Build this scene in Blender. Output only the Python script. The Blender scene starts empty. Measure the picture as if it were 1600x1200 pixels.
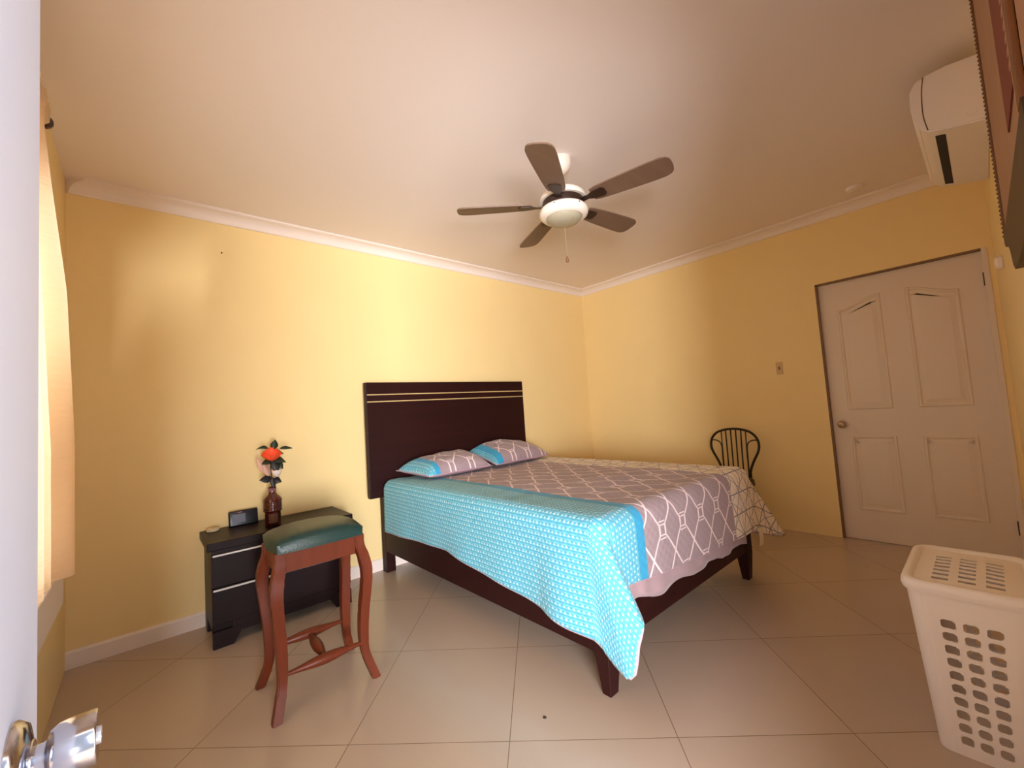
import bpy, bmesh, math, random
from mathutils import Vector, Matrix, noise

C = bpy.context.scene.collection
PI = math.pi

# ------------------------------------------------------------------ camera, world, lights, exposure
F_PX = 652.79
YAW, PITCH, ROLL = math.radians(-41.49066), math.radians(3.58457), math.radians(-3.80911)
CAM = Vector((-4.1964, -3.30139, 1.19523))
fwd = Vector((math.sin(-YAW) * math.cos(PITCH), math.cos(YAW) * math.cos(PITCH), math.sin(PITCH)))
rgt = Vector((fwd.y, -fwd.x, 0)).normalized()
upv = rgt.cross(fwd)
r2 = math.cos(ROLL) * rgt + math.sin(ROLL) * upv
u2 = -math.sin(ROLL) * rgt + math.cos(ROLL) * upv
cam_data = bpy.data.cameras.new('camera')
cam_data.sensor_fit = 'HORIZONTAL'
cam_data.sensor_width = 36.0
cam_data.lens = F_PX / 1600 * 36.0
cam_data.clip_start = 0.02
cam = bpy.data.objects.new('camera', cam_data)
M = Matrix((r2, u2, -fwd)).transposed().to_4x4()
M.translation = CAM
cam.matrix_world = M
C.objects.link(cam)
bpy.context.scene.camera = cam

def lin(c):
    return tuple(((x / 255) / 12.92 if x / 255 <= .04045 else ((x / 255 + .055) / 1.055) ** 2.4) for x in c)

world = bpy.data.worlds.new('daylight_sky')
bpy.context.scene.world = world
world.use_nodes = True
wbg = world.node_tree.nodes['Background']
wbg.inputs[0].default_value = (0.80, 0.88, 1.0, 1)
wbg.inputs[1].default_value = 0.5

def area_light(name, loc, target, sx, sy, power, col, spread=180):
    l = bpy.data.lights.new(name, 'AREA')
    l.shape = 'RECTANGLE'; l.size = sx; l.size_y = sy
    l.energy = power; l.color = col; l.spread = math.radians(spread)
    o = bpy.data.objects.new(name, l)
    o.location = loc
    o.rotation_euler = (Vector(target) - Vector(loc)).to_track_quat('-Z', 'Y').to_euler()
    C.objects.link(o)
    return o
# daylight falling in through the open doorway, and through the curtained window
area_light('courtyard_daylight', (-5.65, -6.0, 1.0), (-3.85, -3.3, 1.25), 3.0, 1.2, 715, (1.0, 0.98, 1.0))
area_light('sky_daylight', (-3.0, -4.5, 1.7), (-4.28, -3.0, 1.2), 0.8, 1.2, 23, (0.66, 0.78, 1.0))
area_light('window_daylight', (-5.0, -1.65, 1.45), (-4.2, -1.4, 1.4), 1.2, 1.4, 13, (1.0, 0.95, 0.88))

vs = bpy.context.scene.view_settings
vs.view_transform = 'Standard'
vs.look = 'None'
vs.gamma = 1.0
vs.use_curve_mapping = False
vs.exposure = 0.74
bpy.context.scene.display_settings.display_device = 'sRGB'
cy = bpy.context.scene.cycles
cy.use_denoising = True
cy.max_bounces = 12
cy.diffuse_bounces = 8
cy.glossy_bounces = 4
cy.caustics_reflective = False
cy.caustics_refractive = False
cy.sample_clamp_indirect = 6.0

# ------------------------------------------------------------------ node helpers
class E:
    """tiny expression wrapper round Math nodes"""
    def __init__(s, nt, v): s.nt, s.v = nt, v
    def _m(s, op, *a, clamp=False):
        n = s.nt.nodes.new('ShaderNodeMath'); n.operation = op; n.use_clamp = clamp
        for i, x in enumerate((s,) + a):
            x = x.v if isinstance(x, E) else x
            if isinstance(x, (int, float)): n.inputs[i].default_value = x
            else: s.nt.links.new(x, n.inputs[i])
        return E(s.nt, n.outputs[0])
    def __add__(s, o): return s._m('ADD', o)
    def __sub__(s, o): return s._m('SUBTRACT', o)
    def __mul__(s, o): return s._m('MULTIPLY', o)
    def __truediv__(s, o): return s._m('DIVIDE', o)
    def lt(s, o): return s._m('LESS_THAN', o)
    def gt(s, o): return s._m('GREATER_THAN', o)
    def cos(s): return s._m('COSINE')
    def sin(s): return s._m('SINE')
    def abs(s): return s._m('ABSOLUTE')
    def pp(s, k): return s._m('PINGPONG', k)
    def mx(s, o): return s._m('MAXIMUM', o)
    def mn(s, o): return s._m('MINIMUM', o)
    def floor(s): return s._m('FLOOR')
    def soft(s, w, b):            # 1 where s<w, fading over b
        return ((s * -1 + (w + b)) / (2 * b))._m('ADD', 0.0, clamp=True)

def mat(name, col, rough=.5, metal=0.0, bump=0, bscale=60, var=0, vscale=5, spec=.5, coat=0.0, sheen=0.0):
    m = bpy.data.materials.new(name); m.use_nodes = True
    nt = m.node_tree; b = nt.nodes['Principled BSDF']
    c = lin(col) + (1,)
    b.inputs['Base Color'].default_value = c
    b.inputs['Roughness'].default_value = rough
    b.inputs['Metallic'].default_value = metal
    b.inputs['Specular IOR Level'].default_value = spec
    if coat: b.inputs['Coat Weight'].default_value = coat; b.inputs['Coat Roughness'].default_value = .15
    if sheen: b.inputs['Sheen Weight'].default_value = sheen
    tc = nt.nodes.new('ShaderNodeTexCoord')
    if var:
        n = nt.nodes.new('ShaderNodeTexNoise'); n.inputs['Scale'].default_value = vscale; n.inputs['Detail'].default_value = 5
        nt.links.new(tc.outputs['Object'], n.inputs['Vector'])
        mx = nt.nodes.new('ShaderNodeMix'); mx.data_type = 'RGBA'
        mx.inputs['A'].default_value = tuple(x * (1 - var) for x in c[:3]) + (1,)
        mx.inputs['B'].default_value = tuple(min(1, x * (1 + var)) for x in c[:3]) + (1,)
        nt.links.new(n.outputs['Fac'], mx.inputs['Factor'])
        nt.links.new(mx.outputs['Result'], b.inputs['Base Color'])
    if bump:
        n2 = nt.nodes.new('ShaderNodeTexNoise'); n2.inputs['Scale'].default_value = bscale; n2.inputs['Detail'].default_value = 3
        nt.links.new(tc.outputs['Object'], n2.inputs['Vector'])
        bp = nt.nodes.new('ShaderNodeBump'); bp.inputs['Strength'].default_value = bump; bp.inputs['Distance'].default_value = .01
        nt.links.new(n2.outputs['Fac'], bp.inputs['Height']); nt.links.new(bp.outputs['Normal'], b.inputs['Normal'])
    return m

def wood(name, c1, c2, rough=.35, axis=2, scale=8, coat=0.0, spec=.5):
    m = mat(name, c1, rough, coat=coat, spec=spec); nt = m.node_tree; b = nt.nodes['Principled BSDF']
    tc = nt.nodes.new('ShaderNodeTexCoord'); mp = nt.nodes.new('ShaderNodeMapping')
    sc = [scale * 6] * 3; sc[axis] = scale * .5
    mp.inputs['Scale'].default_value = sc
    n = nt.nodes.new('ShaderNodeTexNoise'); n.inputs['Scale'].default_value = 1; n.inputs['Detail'].default_value = 4
    nt.links.new(tc.outputs['Object'], mp.inputs['Vector']); nt.links.new(mp.outputs['Vector'], n.inputs['Vector'])
    mx = nt.nodes.new('ShaderNodeMix'); mx.data_type = 'RGBA'
    mx.inputs['A'].default_value = lin(c1) + (1,); mx.inputs['B'].default_value = lin(c2) + (1,)
    nt.links.new(n.outputs['Fac'], mx.inputs['Factor']); nt.links.new(mx.outputs['Result'], b.inputs['Base Color'])
    return m

def mixc(nt, fac, a, b):
    mx = nt.nodes.new('ShaderNodeMix'); mx.data_type = 'RGBA'
    for k, x in (('A', a), ('B', b)):
        if isinstance(x, tuple): mx.inputs[k].default_value = lin(x) + (1,)
        else: nt.links.new(x, mx.inputs[k])
    nt.links.new(fac.v, mx.inputs['Factor'])
    return mx.outputs['Result']

# ------------------------------------------------------------------ mesh helpers
WORLD = {}
def new_bm(): return bmesh.new()

def box(bm, x0, x1, y0, y1, z0, z1, bev=0, seg=2, rot=None, piv=None):
    r = bmesh.ops.create_cube(bm, size=1)
    vs_ = r['verts']
    for v in vs_:
        v.co = Vector((x0 + (v.co.x + .5) * (x1 - x0), y0 + (v.co.y + .5) * (y1 - y0), z0 + (v.co.z + .5) * (z1 - z0)))
    if bev:
        es = {e for v in vs_ for e in v.link_edges}
        g = bmesh.ops.bevel(bm, geom=list(es), offset=bev, segments=seg, affect='EDGES', profile=.5)
        vs_ = list({v for f in g['faces'] for v in f.verts} | {v for v in vs_ if v.is_valid})
    if rot is not None:
        p = Vector(piv)
        for v in vs_: v.co = p + rot @ (v.co - p)
    return vs_

def lathe(bm, prof, c=(0, 0, 0), n=32, axis='Z', cap=True):
    c = Vector(c); rings = []
    for r, h in prof:
        ring = []
        for k in range(n):
            a = 2 * PI * k / n
            p = (r * math.cos(a), r * math.sin(a), h)
            if axis == 'X': p = (p[2], p[0], p[1])
            if axis == 'Y': p = (p[0], p[2], -p[1])
            ring.append(bm.verts.new(c + Vector(p)))
        rings.append(ring)
    for a, b in zip(rings, rings[1:]):
        for k in range(n):
            bm.faces.new((a[k], a[(k + 1) % n], b[(k + 1) % n], b[k]))
    if cap:
        if prof[0][0] > 1e-6: bm.faces.new(rings[0][::-1])
        if prof[-1][0] > 1e-6: bm.faces.new(rings[-1])
    return rings

def sweep(bm, pts, rad, n=10, closed=False, flat=None):
    """tube along points; rad number, list or per-point (a,b)"""
    pts = [Vector(p) for p in pts]; m = len(pts); rings = []
    nrm = None
    for i, p in enumerate(pts):
        if closed: t = pts[(i + 1) % m] - pts[i - 1]
        else: t = pts[min(i + 1, m - 1)] - pts[max(i - 1, 0)]
        t.normalize()
        if nrm is None:
            ref = Vector((0, 0, 1)) if abs(t.z) < .9 else Vector((1, 0, 0))
            nrm = (ref - t * ref.dot(t)).normalized()
        else:
            nrm = (nrm - t * nrm.dot(t)).normalized()
        bn = t.cross(nrm)
        r = rad[i] if isinstance(rad, (list, tuple)) else rad
        ra, rb = r if isinstance(r, tuple) else (r, r)
        rings.append([bm.verts.new(p + nrm * (ra * math.cos(2 * PI * k / n)) + bn * (rb * math.sin(2 * PI * k / n))) for k in range(n)])
    prs = list(zip(rings, rings[1:]))
    if closed: prs.append((rings[-1], rings[0]))
    for a, b in prs:
        for k in range(n):
            bm.faces.new((a[k], a[(k + 1) % n], b[(k + 1) % n], b[k]))
    if not closed:
        bm.faces.new(rings[0][::-1]); bm.faces.new(rings[-1])

def prism(bm, pts, axis, a, b):
    """closed 2-D outline extruded along an axis; pts are the other two coords in xyz order"""
    def mk(p, h):
        q = list(p); q.insert(axis, h); return bm.verts.new(q)
    A = [mk(p, a) for p in pts]; B = [mk(p, b) for p in pts]; n = len(pts)
    bm.faces.new(A); bm.faces.new(B[::-1])
    for i in range(n):
        bm.faces.new((A[i], B[i], B[(i + 1) % n], A[(i + 1) % n]))
    return A, B

def spline(pts, n=8):
    pts = [Vector(p) for p in pts]; out = []
    for i in range(len(pts) - 1):
        p0 = pts[max(i - 1, 0)]; p1 = pts[i]; p2 = pts[i + 1]; p3 = pts[min(i + 2, len(pts) - 1)]
        for k in range(n):
            t = k / n
            out.append(.5 * ((2 * p1) + (p2 - p0) * t + (2 * p0 - 5 * p1 + 4 * p2 - p3) * t * t + (3 * p1 - p0 - 3 * p2 + p3) * t ** 3))
    out.append(pts[-1]); return out

def obj(name, bm, m, parent=None, smooth=False, angle=40, uvf=None, keep_normals=False):
    if not keep_normals: bmesh.ops.recalc_face_normals(bm, faces=bm.faces[:])
    off = WORLD.get(parent.name, Vector()) if parent else Vector()
    if parent: bmesh.ops.translate(bm, vec=-off, verts=bm.verts[:])
    me = bpy.data.meshes.new(name)
    bm.to_mesh(me); bm.free()
    o = bpy.data.objects.new(name, me)
    for mm in (m if isinstance(m, list) else [m]): me.materials.append(mm)
    C.objects.link(o)
    if parent: o.parent = parent
    WORLD[o.name] = off
    if smooth:
        me.shade_smooth() if hasattr(me, 'shade_smooth') else [setattr(p, 'use_smooth', True) for p in me.polygons]
        if hasattr(me, 'set_sharp_from_angle'): me.set_sharp_from_angle(angle=math.radians(angle))
    return o

def tag(o, label=None, cat=None, group=None, kind=None):
    if label: o['label'] = label
    if cat: o['category'] = cat
    if group: o['group'] = group
    if kind: o['kind'] = kind
    return o

def thing(name, label, cat, loc, group=None):
    o = bpy.data.objects.new(name, None); o.empty_display_size = .1
    o.location = loc; C.objects.link(o); WORLD[o.name] = Vector(loc)
    return tag(o, label, cat, group)

def struct(name, bm, m, label, cat, **k):
    return tag(obj(name, bm, m, **k), label, cat, kind='structure')

# ------------------------------------------------------------------ materials
WALL = mat('yellow_wall_paint', (243, 219, 160), .40, bump=.10, bscale=22, var=.03, vscale=3, spec=.22)
CEIL = mat('ceiling_paint', (236, 226, 222), .75, bump=.05, bscale=40)
WHITE_TRIM = mat('white_trim_paint', (238, 226, 218), .45)
DOORWHITE = mat('white_door_paint', (226, 212, 198), .38)
OPENDOOR = mat('daylit_door_paint', (224, 228, 242), .5)  # white door, cool tint of the doorway daylight put into its colour
SHADEDJAMB = mat('shaded_brown_reveal', (120, 88, 56), .5)  # shade of the door recess put into the brown colour
ESPRESSO = wood('espresso_wood', (46, 18, 16), (34, 12, 12), .5, axis=0, scale=4, spec=.15)
ESPRESSO_V = wood('espresso_leg_wood', (46, 18, 16), (34, 12, 12), .5, axis=2, scale=4, spec=.15)
NSWOOD = wood('plum_brown_lacquer', (34, 18, 21), (25, 12, 16), .42, axis=0, scale=4, spec=.2)
GOLD = mat('gold_inlay', (222, 196, 136), .4, metal=.2)
CHROME = mat('polished_chrome', (236, 236, 240), .25, metal=.45)
BRUSHED = mat('brushed_steel', (200, 200, 208), .16, metal=1)
AGED = mat('aged_brass', (150, 122, 92), .3, metal=1)
CHERRY = wood('cherry_wood', (112, 50, 27), (84, 34, 18), .36, axis=2, scale=5, spec=.3)
LEATHER = mat('dark_green_leather', (22, 52, 48), .38, bump=.12, bscale=160)
WHITEPL = mat('white_plastic', (236, 226, 218), .4)
FANWHITE = mat('white_enamel', (240, 230, 218), .3)
BLADE = wood('walnut_fan_blade', (122, 96, 78), (102, 78, 62), .5, axis=0, scale=4)
DARKMETAL = mat('dark_bronze', (62, 44, 36), .4, metal=.5)
GLASSBOWL = mat('frosted_glass_bowl', (170, 162, 140), .3)
BLACKIRON = mat('black_iron', (30, 20, 16), .4, metal=.3)
MATTRESS = mat('mattress_ticking', (222, 206, 188), .8, bump=.1, bscale=90)
LILAC = mat('lilac_cotton', (166, 140, 146), .85, sheen=.2)
LINING = mat('lilac_lining', (150, 128, 140), .85)
BINDING = mat('pink_lilac_binding', (190, 154, 164), .8)
TAGWHITE = mat('white_satin_tag', (232, 222, 200), .6)
BLACKPL = mat('black_plastic', (18, 19, 28), .35)
SCREEN = mat('grey_blue_display', (112, 120, 140), .15, var=.12, vscale=40)
CREAM = mat('cream_plastic', (206, 190, 156), .45)
CURTAIN_D = mat('brown_shaded_header', (196, 170, 140), .8)
RODWOOD = wood('dark_rod_wood', (70, 46, 34), (52, 32, 24), .4, axis=1)

def glass_mat(name, col, rough=.05, ior=1.45):
    m = mat(name, col, rough); b = m.node_tree.nodes['Principled BSDF']
    b.inputs['Transmission Weight'].default_value = .9; b.inputs['IOR'].default_value = ior
    return m

# floor: 60 cm glossy tiles laid diagonally
TA = math.radians(-44.678561); UD = (math.cos(TA), math.sin(TA)); VD = (-math.sin(TA), math.cos(TA))
ORG = (CAM.x + UD[0] * -.183042 + VD[0] * 1.5862993, CAM.y + UD[1] * -.183042 + VD[1] * 1.5862993)
def floor_mat():
    m = mat('beige_porcelain_tile', (205, 182, 158), .2); nt = m.node_tree; b = nt.nodes['Principled BSDF']
    g = nt.nodes.new('ShaderNodeNewGeometry'); sx = nt.nodes.new('ShaderNodeSeparateXYZ')
    nt.links.new(g.outputs['Position'], sx.inputs[0])
    x = E(nt, sx.outputs[0]) - ORG[0]; y = E(nt, sx.outputs[1]) - ORG[1]
    u = x * UD[0] + y * UD[1]; v = x * VD[0] + y * VD[1]
    du = u.pp(.3); dv = v.pp(.3)        # distance to the nearest joint
    d = du.mn(dv)
    grout = d.soft(.0013, .0008)
    cmb = nt.nodes.new('ShaderNodeCombineXYZ')
    nt.links.new((u / .6).floor().v, cmb.inputs[0]); nt.links.new((v / .6).floor().v, cmb.inputs[1])
    wn = nt.nodes.new('ShaderNodeTexWhiteNoise'); nt.links.new(cmb.outputs[0], wn.inputs['Vector'])
    nz = nt.nodes.new('ShaderNodeTexNoise'); nz.inputs['Scale'].default_value = 2.2; nz.inputs['Detail'].default_value = 6
    nt.links.new(g.outputs['Position'], nz.inputs['Vector'])
    f = E(nt, nz.outputs['Fac']) * .7 + E(nt, wn.outputs['Value']) * .3
    base = mixc(nt, f, (180, 160, 143), (190, 170, 153))
    col = mixc(nt, grout, base, (128, 104, 84))
    nt.links.new(col, b.inputs['Base Color'])
    b.inputs['Roughness'].default_value = .22
    bp = nt.nodes.new('ShaderNodeBump'); bp.inputs['Strength'].default_value = .4; bp.inputs['Distance'].default_value = .002
    nt.links.new((grout * -1).v, bp.inputs['Height']); nt.links.new(bp.outputs['Normal'], b.inputs['Normal'])
    return m
FLOOR = floor_mat()

# quilt print: the pattern follows the cloth (UV in metres: u across from the left mattress edge, v from the head)
def ogee(nt, x, v, p=.2, L=.235, hw=.025, w=.0058):
    """rows of small squares with double bars, joined by curves that cross half-way between the columns"""
    xx = x.pp(p / 2); vv = v.pp(L / 2)
    h = ((vv - .026) / (L / 2 - .026))._m('ADD', 0.0, clamp=True)
    h = h._m('POWER', .85)
    cur = (xx - (h * (p / 2 - hw) + hw)).abs()
    ln = cur.soft(w * 1.15, .0012)
    bar = ((vv - .024).abs().mn((vv - .040).abs())).soft(.0030, .001) * xx.lt(hw + .002)
    return ln.mx(bar)

def check(nt, x, v):
    p = .025
    nz = nt.nodes.new('ShaderNodeTexNoise'); nz.inputs['Scale'].default_value = 38; nz.inputs['Detail'].default_value = 2
    cb = nt.nodes.new('ShaderNodeCombineXYZ'); nt.links.new(x.v, cb.inputs[0]); nt.links.new(v.v, cb.inputs[1])
    nt.links.new(cb.outputs[0], nz.inputs['Vector'])
    k = E(nt, nz.outputs['Fac'])
    row = ((x * (2 * PI / p)).sin() * .5 + .5); colm = ((v * (2 * PI / (p * .95)) + (x / p).floor() * 1.3).sin() * .5 + .5)
    blk = (row * colm * 1.9 - .75 + (k - .5) * 1.0)._m('ADD', 0.0, clamp=True)
    rib = ((x * (4 * PI / p)).sin() * .5 + .5)
    c = mixc(nt, rib, (64, 156, 186), (104, 182, 204))
    return mixc(nt, blk * .85, c, (194, 226, 232))

def starlines(nt, x, v, p=.125, w=.0036):
    k = math.sqrt(3) / 2
    a = v; b = x * k + v * .5; c = x * k - v * .5
    d = a.pp(p / 2).mn(b.pp(p / 2)).mn(c.pp(p / 2))
    d2 = x.pp(p / 2).mn((x * .5 + v * k).pp(p / 2)).mn((x * .5 - v * k).pp(p / 2))
    return d.soft(w, .001).mx(d2.soft(w * .7, .001) * .8)

def quilt_mat(name, x_band=(.225, .285), x_right=1.25, pillow=False):
    m = mat(name, (160, 140, 150), .85, sheen=.15); nt = m.node_tree; b = nt.nodes['Principled BSDF']
    uv = nt.nodes.new('ShaderNodeUVMap'); sx = nt.nodes.new('ShaderNodeSeparateXYZ')
    nt.links.new(uv.outputs[0], sx.inputs[0])
    x = E(nt, sx.outputs[0]); v = E(nt, sx.outputs[1])
    nz = nt.nodes.new('ShaderNodeTexNoise'); nz.inputs['Scale'].default_value = 7
    nt.links.new(uv.outputs[0], nz.inputs['Vector'])
    base = mixc(nt, E(nt, nz.outputs['Fac']), (150, 130, 138), (164, 144, 149))
    lil = mixc(nt, ogee(nt, x - .04, v - .02), base, (236, 216, 220))
    chk = check(nt, x, v)
    wht = mixc(nt, starlines(nt, x, v), (238, 226, 210), (126, 122, 132))
    band = (40, 152, 196)
    c = mixc(nt, x.lt(x_band[1]), lil, band)
    c = mixc(nt, x.lt(x_band[0]), c, chk)
    if not pillow:
        c = mixc(nt, x.gt(x_right), c, wht)
    nt.links.new(c, b.inputs['Base Color'])
    # quilting stitches
    q = ((x * (2 * PI / .05)).sin() * (v * (2 * PI / .05)).sin())
    n2 = nt.nodes.new('ShaderNodeTexNoise'); n2.inputs['Scale'].default_value = 90
    nt.links.new(uv.outputs[0], n2.inputs['Vector'])
    bp = nt.nodes.new('ShaderNodeBump'); bp.inputs['Strength'].default_value = .35; bp.inputs['Distance'].default_value = .006
    nt.links.new((q * .5 + E(nt, n2.outputs['Fac']) * .6).v, bp.inputs['Height']); nt.links.new(bp.outputs['Normal'], b.inputs['Normal'])
    return m
QUILT = quilt_mat('printed_quilt')
PILLOW_A = quilt_mat('printed_pillow_sham', (.075, .115), 9, True)
PILLOW_B = quilt_mat('blue_striped_pillow_sham', (.03, .10), 9, True)

def curtain_mat():
    m = mat('cream_curtain_cloth', (252, 234, 206), .8); nt = m.node_tree; b = nt.nodes['Principled BSDF']
    tr = nt.nodes.new('ShaderNodeBsdfTranslucent'); tr.inputs[0].default_value = lin((255, 236, 206)) + (1,)
    ms = nt.nodes.new('ShaderNodeMixShader'); ms.inputs[0].default_value = .6
    out = nt.nodes['Material Output']
    nt.links.new(b.outputs[0], ms.inputs[1]); nt.links.new(tr.outputs[0], ms.inputs[2]); nt.links.new(ms.outputs[0], out.inputs[0])
    tc = nt.nodes.new('ShaderNodeTexCoord'); mp = nt.nodes.new('ShaderNodeMapping'); mp.inputs['Scale'].default_value = (8, 8, 60)
    nz = nt.nodes.new('ShaderNodeTexNoise'); nz.inputs['Scale'].default_value = 1
    nt.links.new(tc.outputs['Object'], mp.inputs[0]); nt.links.new(mp.outputs[0], nz.inputs['Vector'])
    bp = nt.nodes.new('ShaderNodeBump'); bp.inputs['Strength'].default_value = .5; bp.inputs['Distance'].default_value = .01
    nt.links.new(nz.outputs['Fac'], bp.inputs['Height']); nt.links.new(bp.outputs['Normal'], b.inputs['Normal']); nt.links.new(bp.outputs['Normal'], tr.inputs['Normal'])
    return m
CURTAIN = curtain_mat()

# ------------------------------------------------------------------ the room
W, D, H, T = 4.5166, 3.41, 2.651, .14     # width (x), depth (y), height, wall thickness
bm = new_bm(); box(bm, -W - .3, .3, -D - 2.2, .3, -.12, 0); struct('floor', bm, FLOOR, 'glossy beige floor tiles laid diagonally', 'floor')
bm = new_bm(); box(bm, -W - T, T, -D - T, T, H, H + .12); struct('ceiling', bm, CEIL, 'pale plastered ceiling', 'ceiling')
bm = new_bm(); box(bm, -W - T, T, 0, T, 0, H); struct('wall_back', bm, WALL, 'yellow wall behind the bed headboard', 'wall')
# right wall with the door recess
DY0, DY1, DZ = -2.431, -3.372, 2.066
bm = new_bm()
box(bm, 0, T, DY0, 0, 0, H); box(bm, 0, T, -D, DY1, 0, H); box(bm, 0, T, DY1, DY0, DZ, H)
struct('wall_right', bm, WALL, 'yellow wall with the closed white door', 'wall')
# front wall with the doorway the photograph is taken from
OX0, OX1, OZ = -4.32, -3.46, 2.08
bm = new_bm()
box(bm, -W - T, OX0, -D - T, -D, 0, H); box(bm, OX1, T, -D - T, -D, 0, H); box(bm, OX0, OX1, -D - T, -D, OZ, H)
struct('wall_front', bm, WALL, 'yellow wall carrying the air conditioner and wall hanging', 'wall')
# left wall with the curtained window
WY0, WY1, WZ0, WZ1 = -2.15, -1.04, .70, 2.10
bm = new_bm()
box(bm, -W - T, -W, WY1, 0, 0, H); box(bm, -W - T, -W, -D, WY0, 0, H)
box(bm, -W - T, -W, WY0, WY1, 0, WZ0); box(bm, -W - T, -W, WY0, WY1, WZ1, H)
struct('wall_left', bm, WALL, 'yellow wall with the curtained window', 'wall')

def cove(k=10):
    # crown profile: (distance from wall, drop below ceiling)
    a = .08
    pts = [(0, 0), (a, 0), (a, -.010), (a - .008, -.014)]
    for i in range(k + 1):
        t = i / k * PI / 2
        pts.append((a - .010 - (a - .024) * math.sin(t), -.066 + .050 * math.cos(t)))
    pts += [(.012, -.070), (.008, -.0765), (0, -.0765)]
    return pts
def crown(name, side, label):
    bm = new_bm(); pr = cove(); A, B = [], []
    for d, h in pr:
        if side == 'back': a, b = (-W + d, -d, H + h), (-d, -d, H + h)
        if side == 'right': a, b = (-d, -d, H + h), (-d, -D + d, H + h)
        if side == 'left': a, b = (-W + d, -d, H + h), (-W + d, -D + d, H + h)
        if side == 'front': a, b = (-W + d, -D + d, H + h), (-d, -D + d, H + h)
        A.append(bm.verts.new(a)); B.append(bm.verts.new(b))
    n = len(pr)
    bm.faces.new(A); bm.faces.new(B[::-1])
    for i in range(n): bm.faces.new((A[i], B[i], B[(i + 1) % n], A[(i + 1) % n]))
    struct(name, bm, WHITE_TRIM, label, 'crown moulding', smooth=True, angle=30)
crown('trim_1', 'back', 'white crown moulding above the headboard wall')
crown('trim_2', 'right', 'white crown moulding above the closed door')

def base_prof(): return [(0, 0), (.014, 0), (.014, .078), (.008, .088), (0, .09)]
def baseboard(name, side, a, b, label):
    bm = new_bm(); A, B = [], []
    for d, h in base_prof():
        for t, L in ((a, A), (b, B)):
            L.append(bm.verts.new({'back': (t, -d, h), 'right': (-d, t, h), 'left': (-W + d, t, h), 'front': (t, -D + d, h)}[side]))
    n = 5; bm.faces.new(A); bm.faces.new(B[::-1])
    for i in range(n): bm.faces.new((A[i], B[i], B[(i + 1) % n], A[(i + 1) % n]))
    struct(name, bm, WHITE_TRIM, label, 'baseboard')
baseboard('baseboard_back', 'back', -W, 0, 'white baseboard along the headboard wall')
baseboard('baseboard_front', 'front', OX1 + .06, 0, 'baseboard under the wall hanging')

# ---- window in the left wall (behind the curtain)
bm = new_bm()
fx0, fx1 = -W - .09, -W - .04
box(bm, fx0, fx1, WY0, WY0 + .05, WZ0, WZ1, .004); box(bm, fx0, fx1, WY1 - .05, WY1, WZ0, WZ1, .004)
box(bm, fx0, fx1, WY0, WY1, WZ0, WZ0 + .05, .004); box(bm, fx0, fx1, WY0, WY1, WZ1 - .05, WZ1, .004)
box(bm, fx0, fx1, (WY0 + WY1) / 2 - .025, (WY0 + WY1) / 2 + .025, WZ0, WZ1, .004)
win = struct('window_1', bm, WHITE_TRIM, 'window hidden behind the cream curtain', 'window')
gm = bpy.data.materials.new('window_glass'); gm.use_nodes = True
_nt = gm.node_tree; _tr = _nt.nodes.new('ShaderNodeBsdfTransparent'); _gl = _nt.nodes.new('ShaderNodeBsdfGlossy'); _gl.inputs['Roughness'].default_value = .02
_ms = _nt.nodes.new('ShaderNodeMixShader'); _ms.inputs[0].default_value = .07
_nt.links.new(_tr.outputs[0], _ms.inputs[1]); _nt.links.new(_gl.outputs[0], _ms.inputs[2]); _nt.links.new(_ms.outputs[0], _nt.nodes['Material Output'].inputs[0])
bm = new_bm(); box(bm, -W - .068, -W - .064, WY0 + .05, WY1 - .05, WZ0 + .05, WZ1 - .05); obj('pane', bm, gm, win)
bm = new_bm(); box(bm, -W, -W + .055, WY0 - .1, -.62, .50, .655, .006); obj('sill', bm, WHITE_TRIM, win)

# ---- closed door in the right wall (recessed)
REC = .032
bm = new_bm()
box(bm, REC, REC + .04, DY1 + .015, DY0 - .014, .003, DZ - .014)
leafv = bm
door = struct('door_1', bm, DOORWHITE, 'closed white panelled door with arched top panels', 'door')
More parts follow.
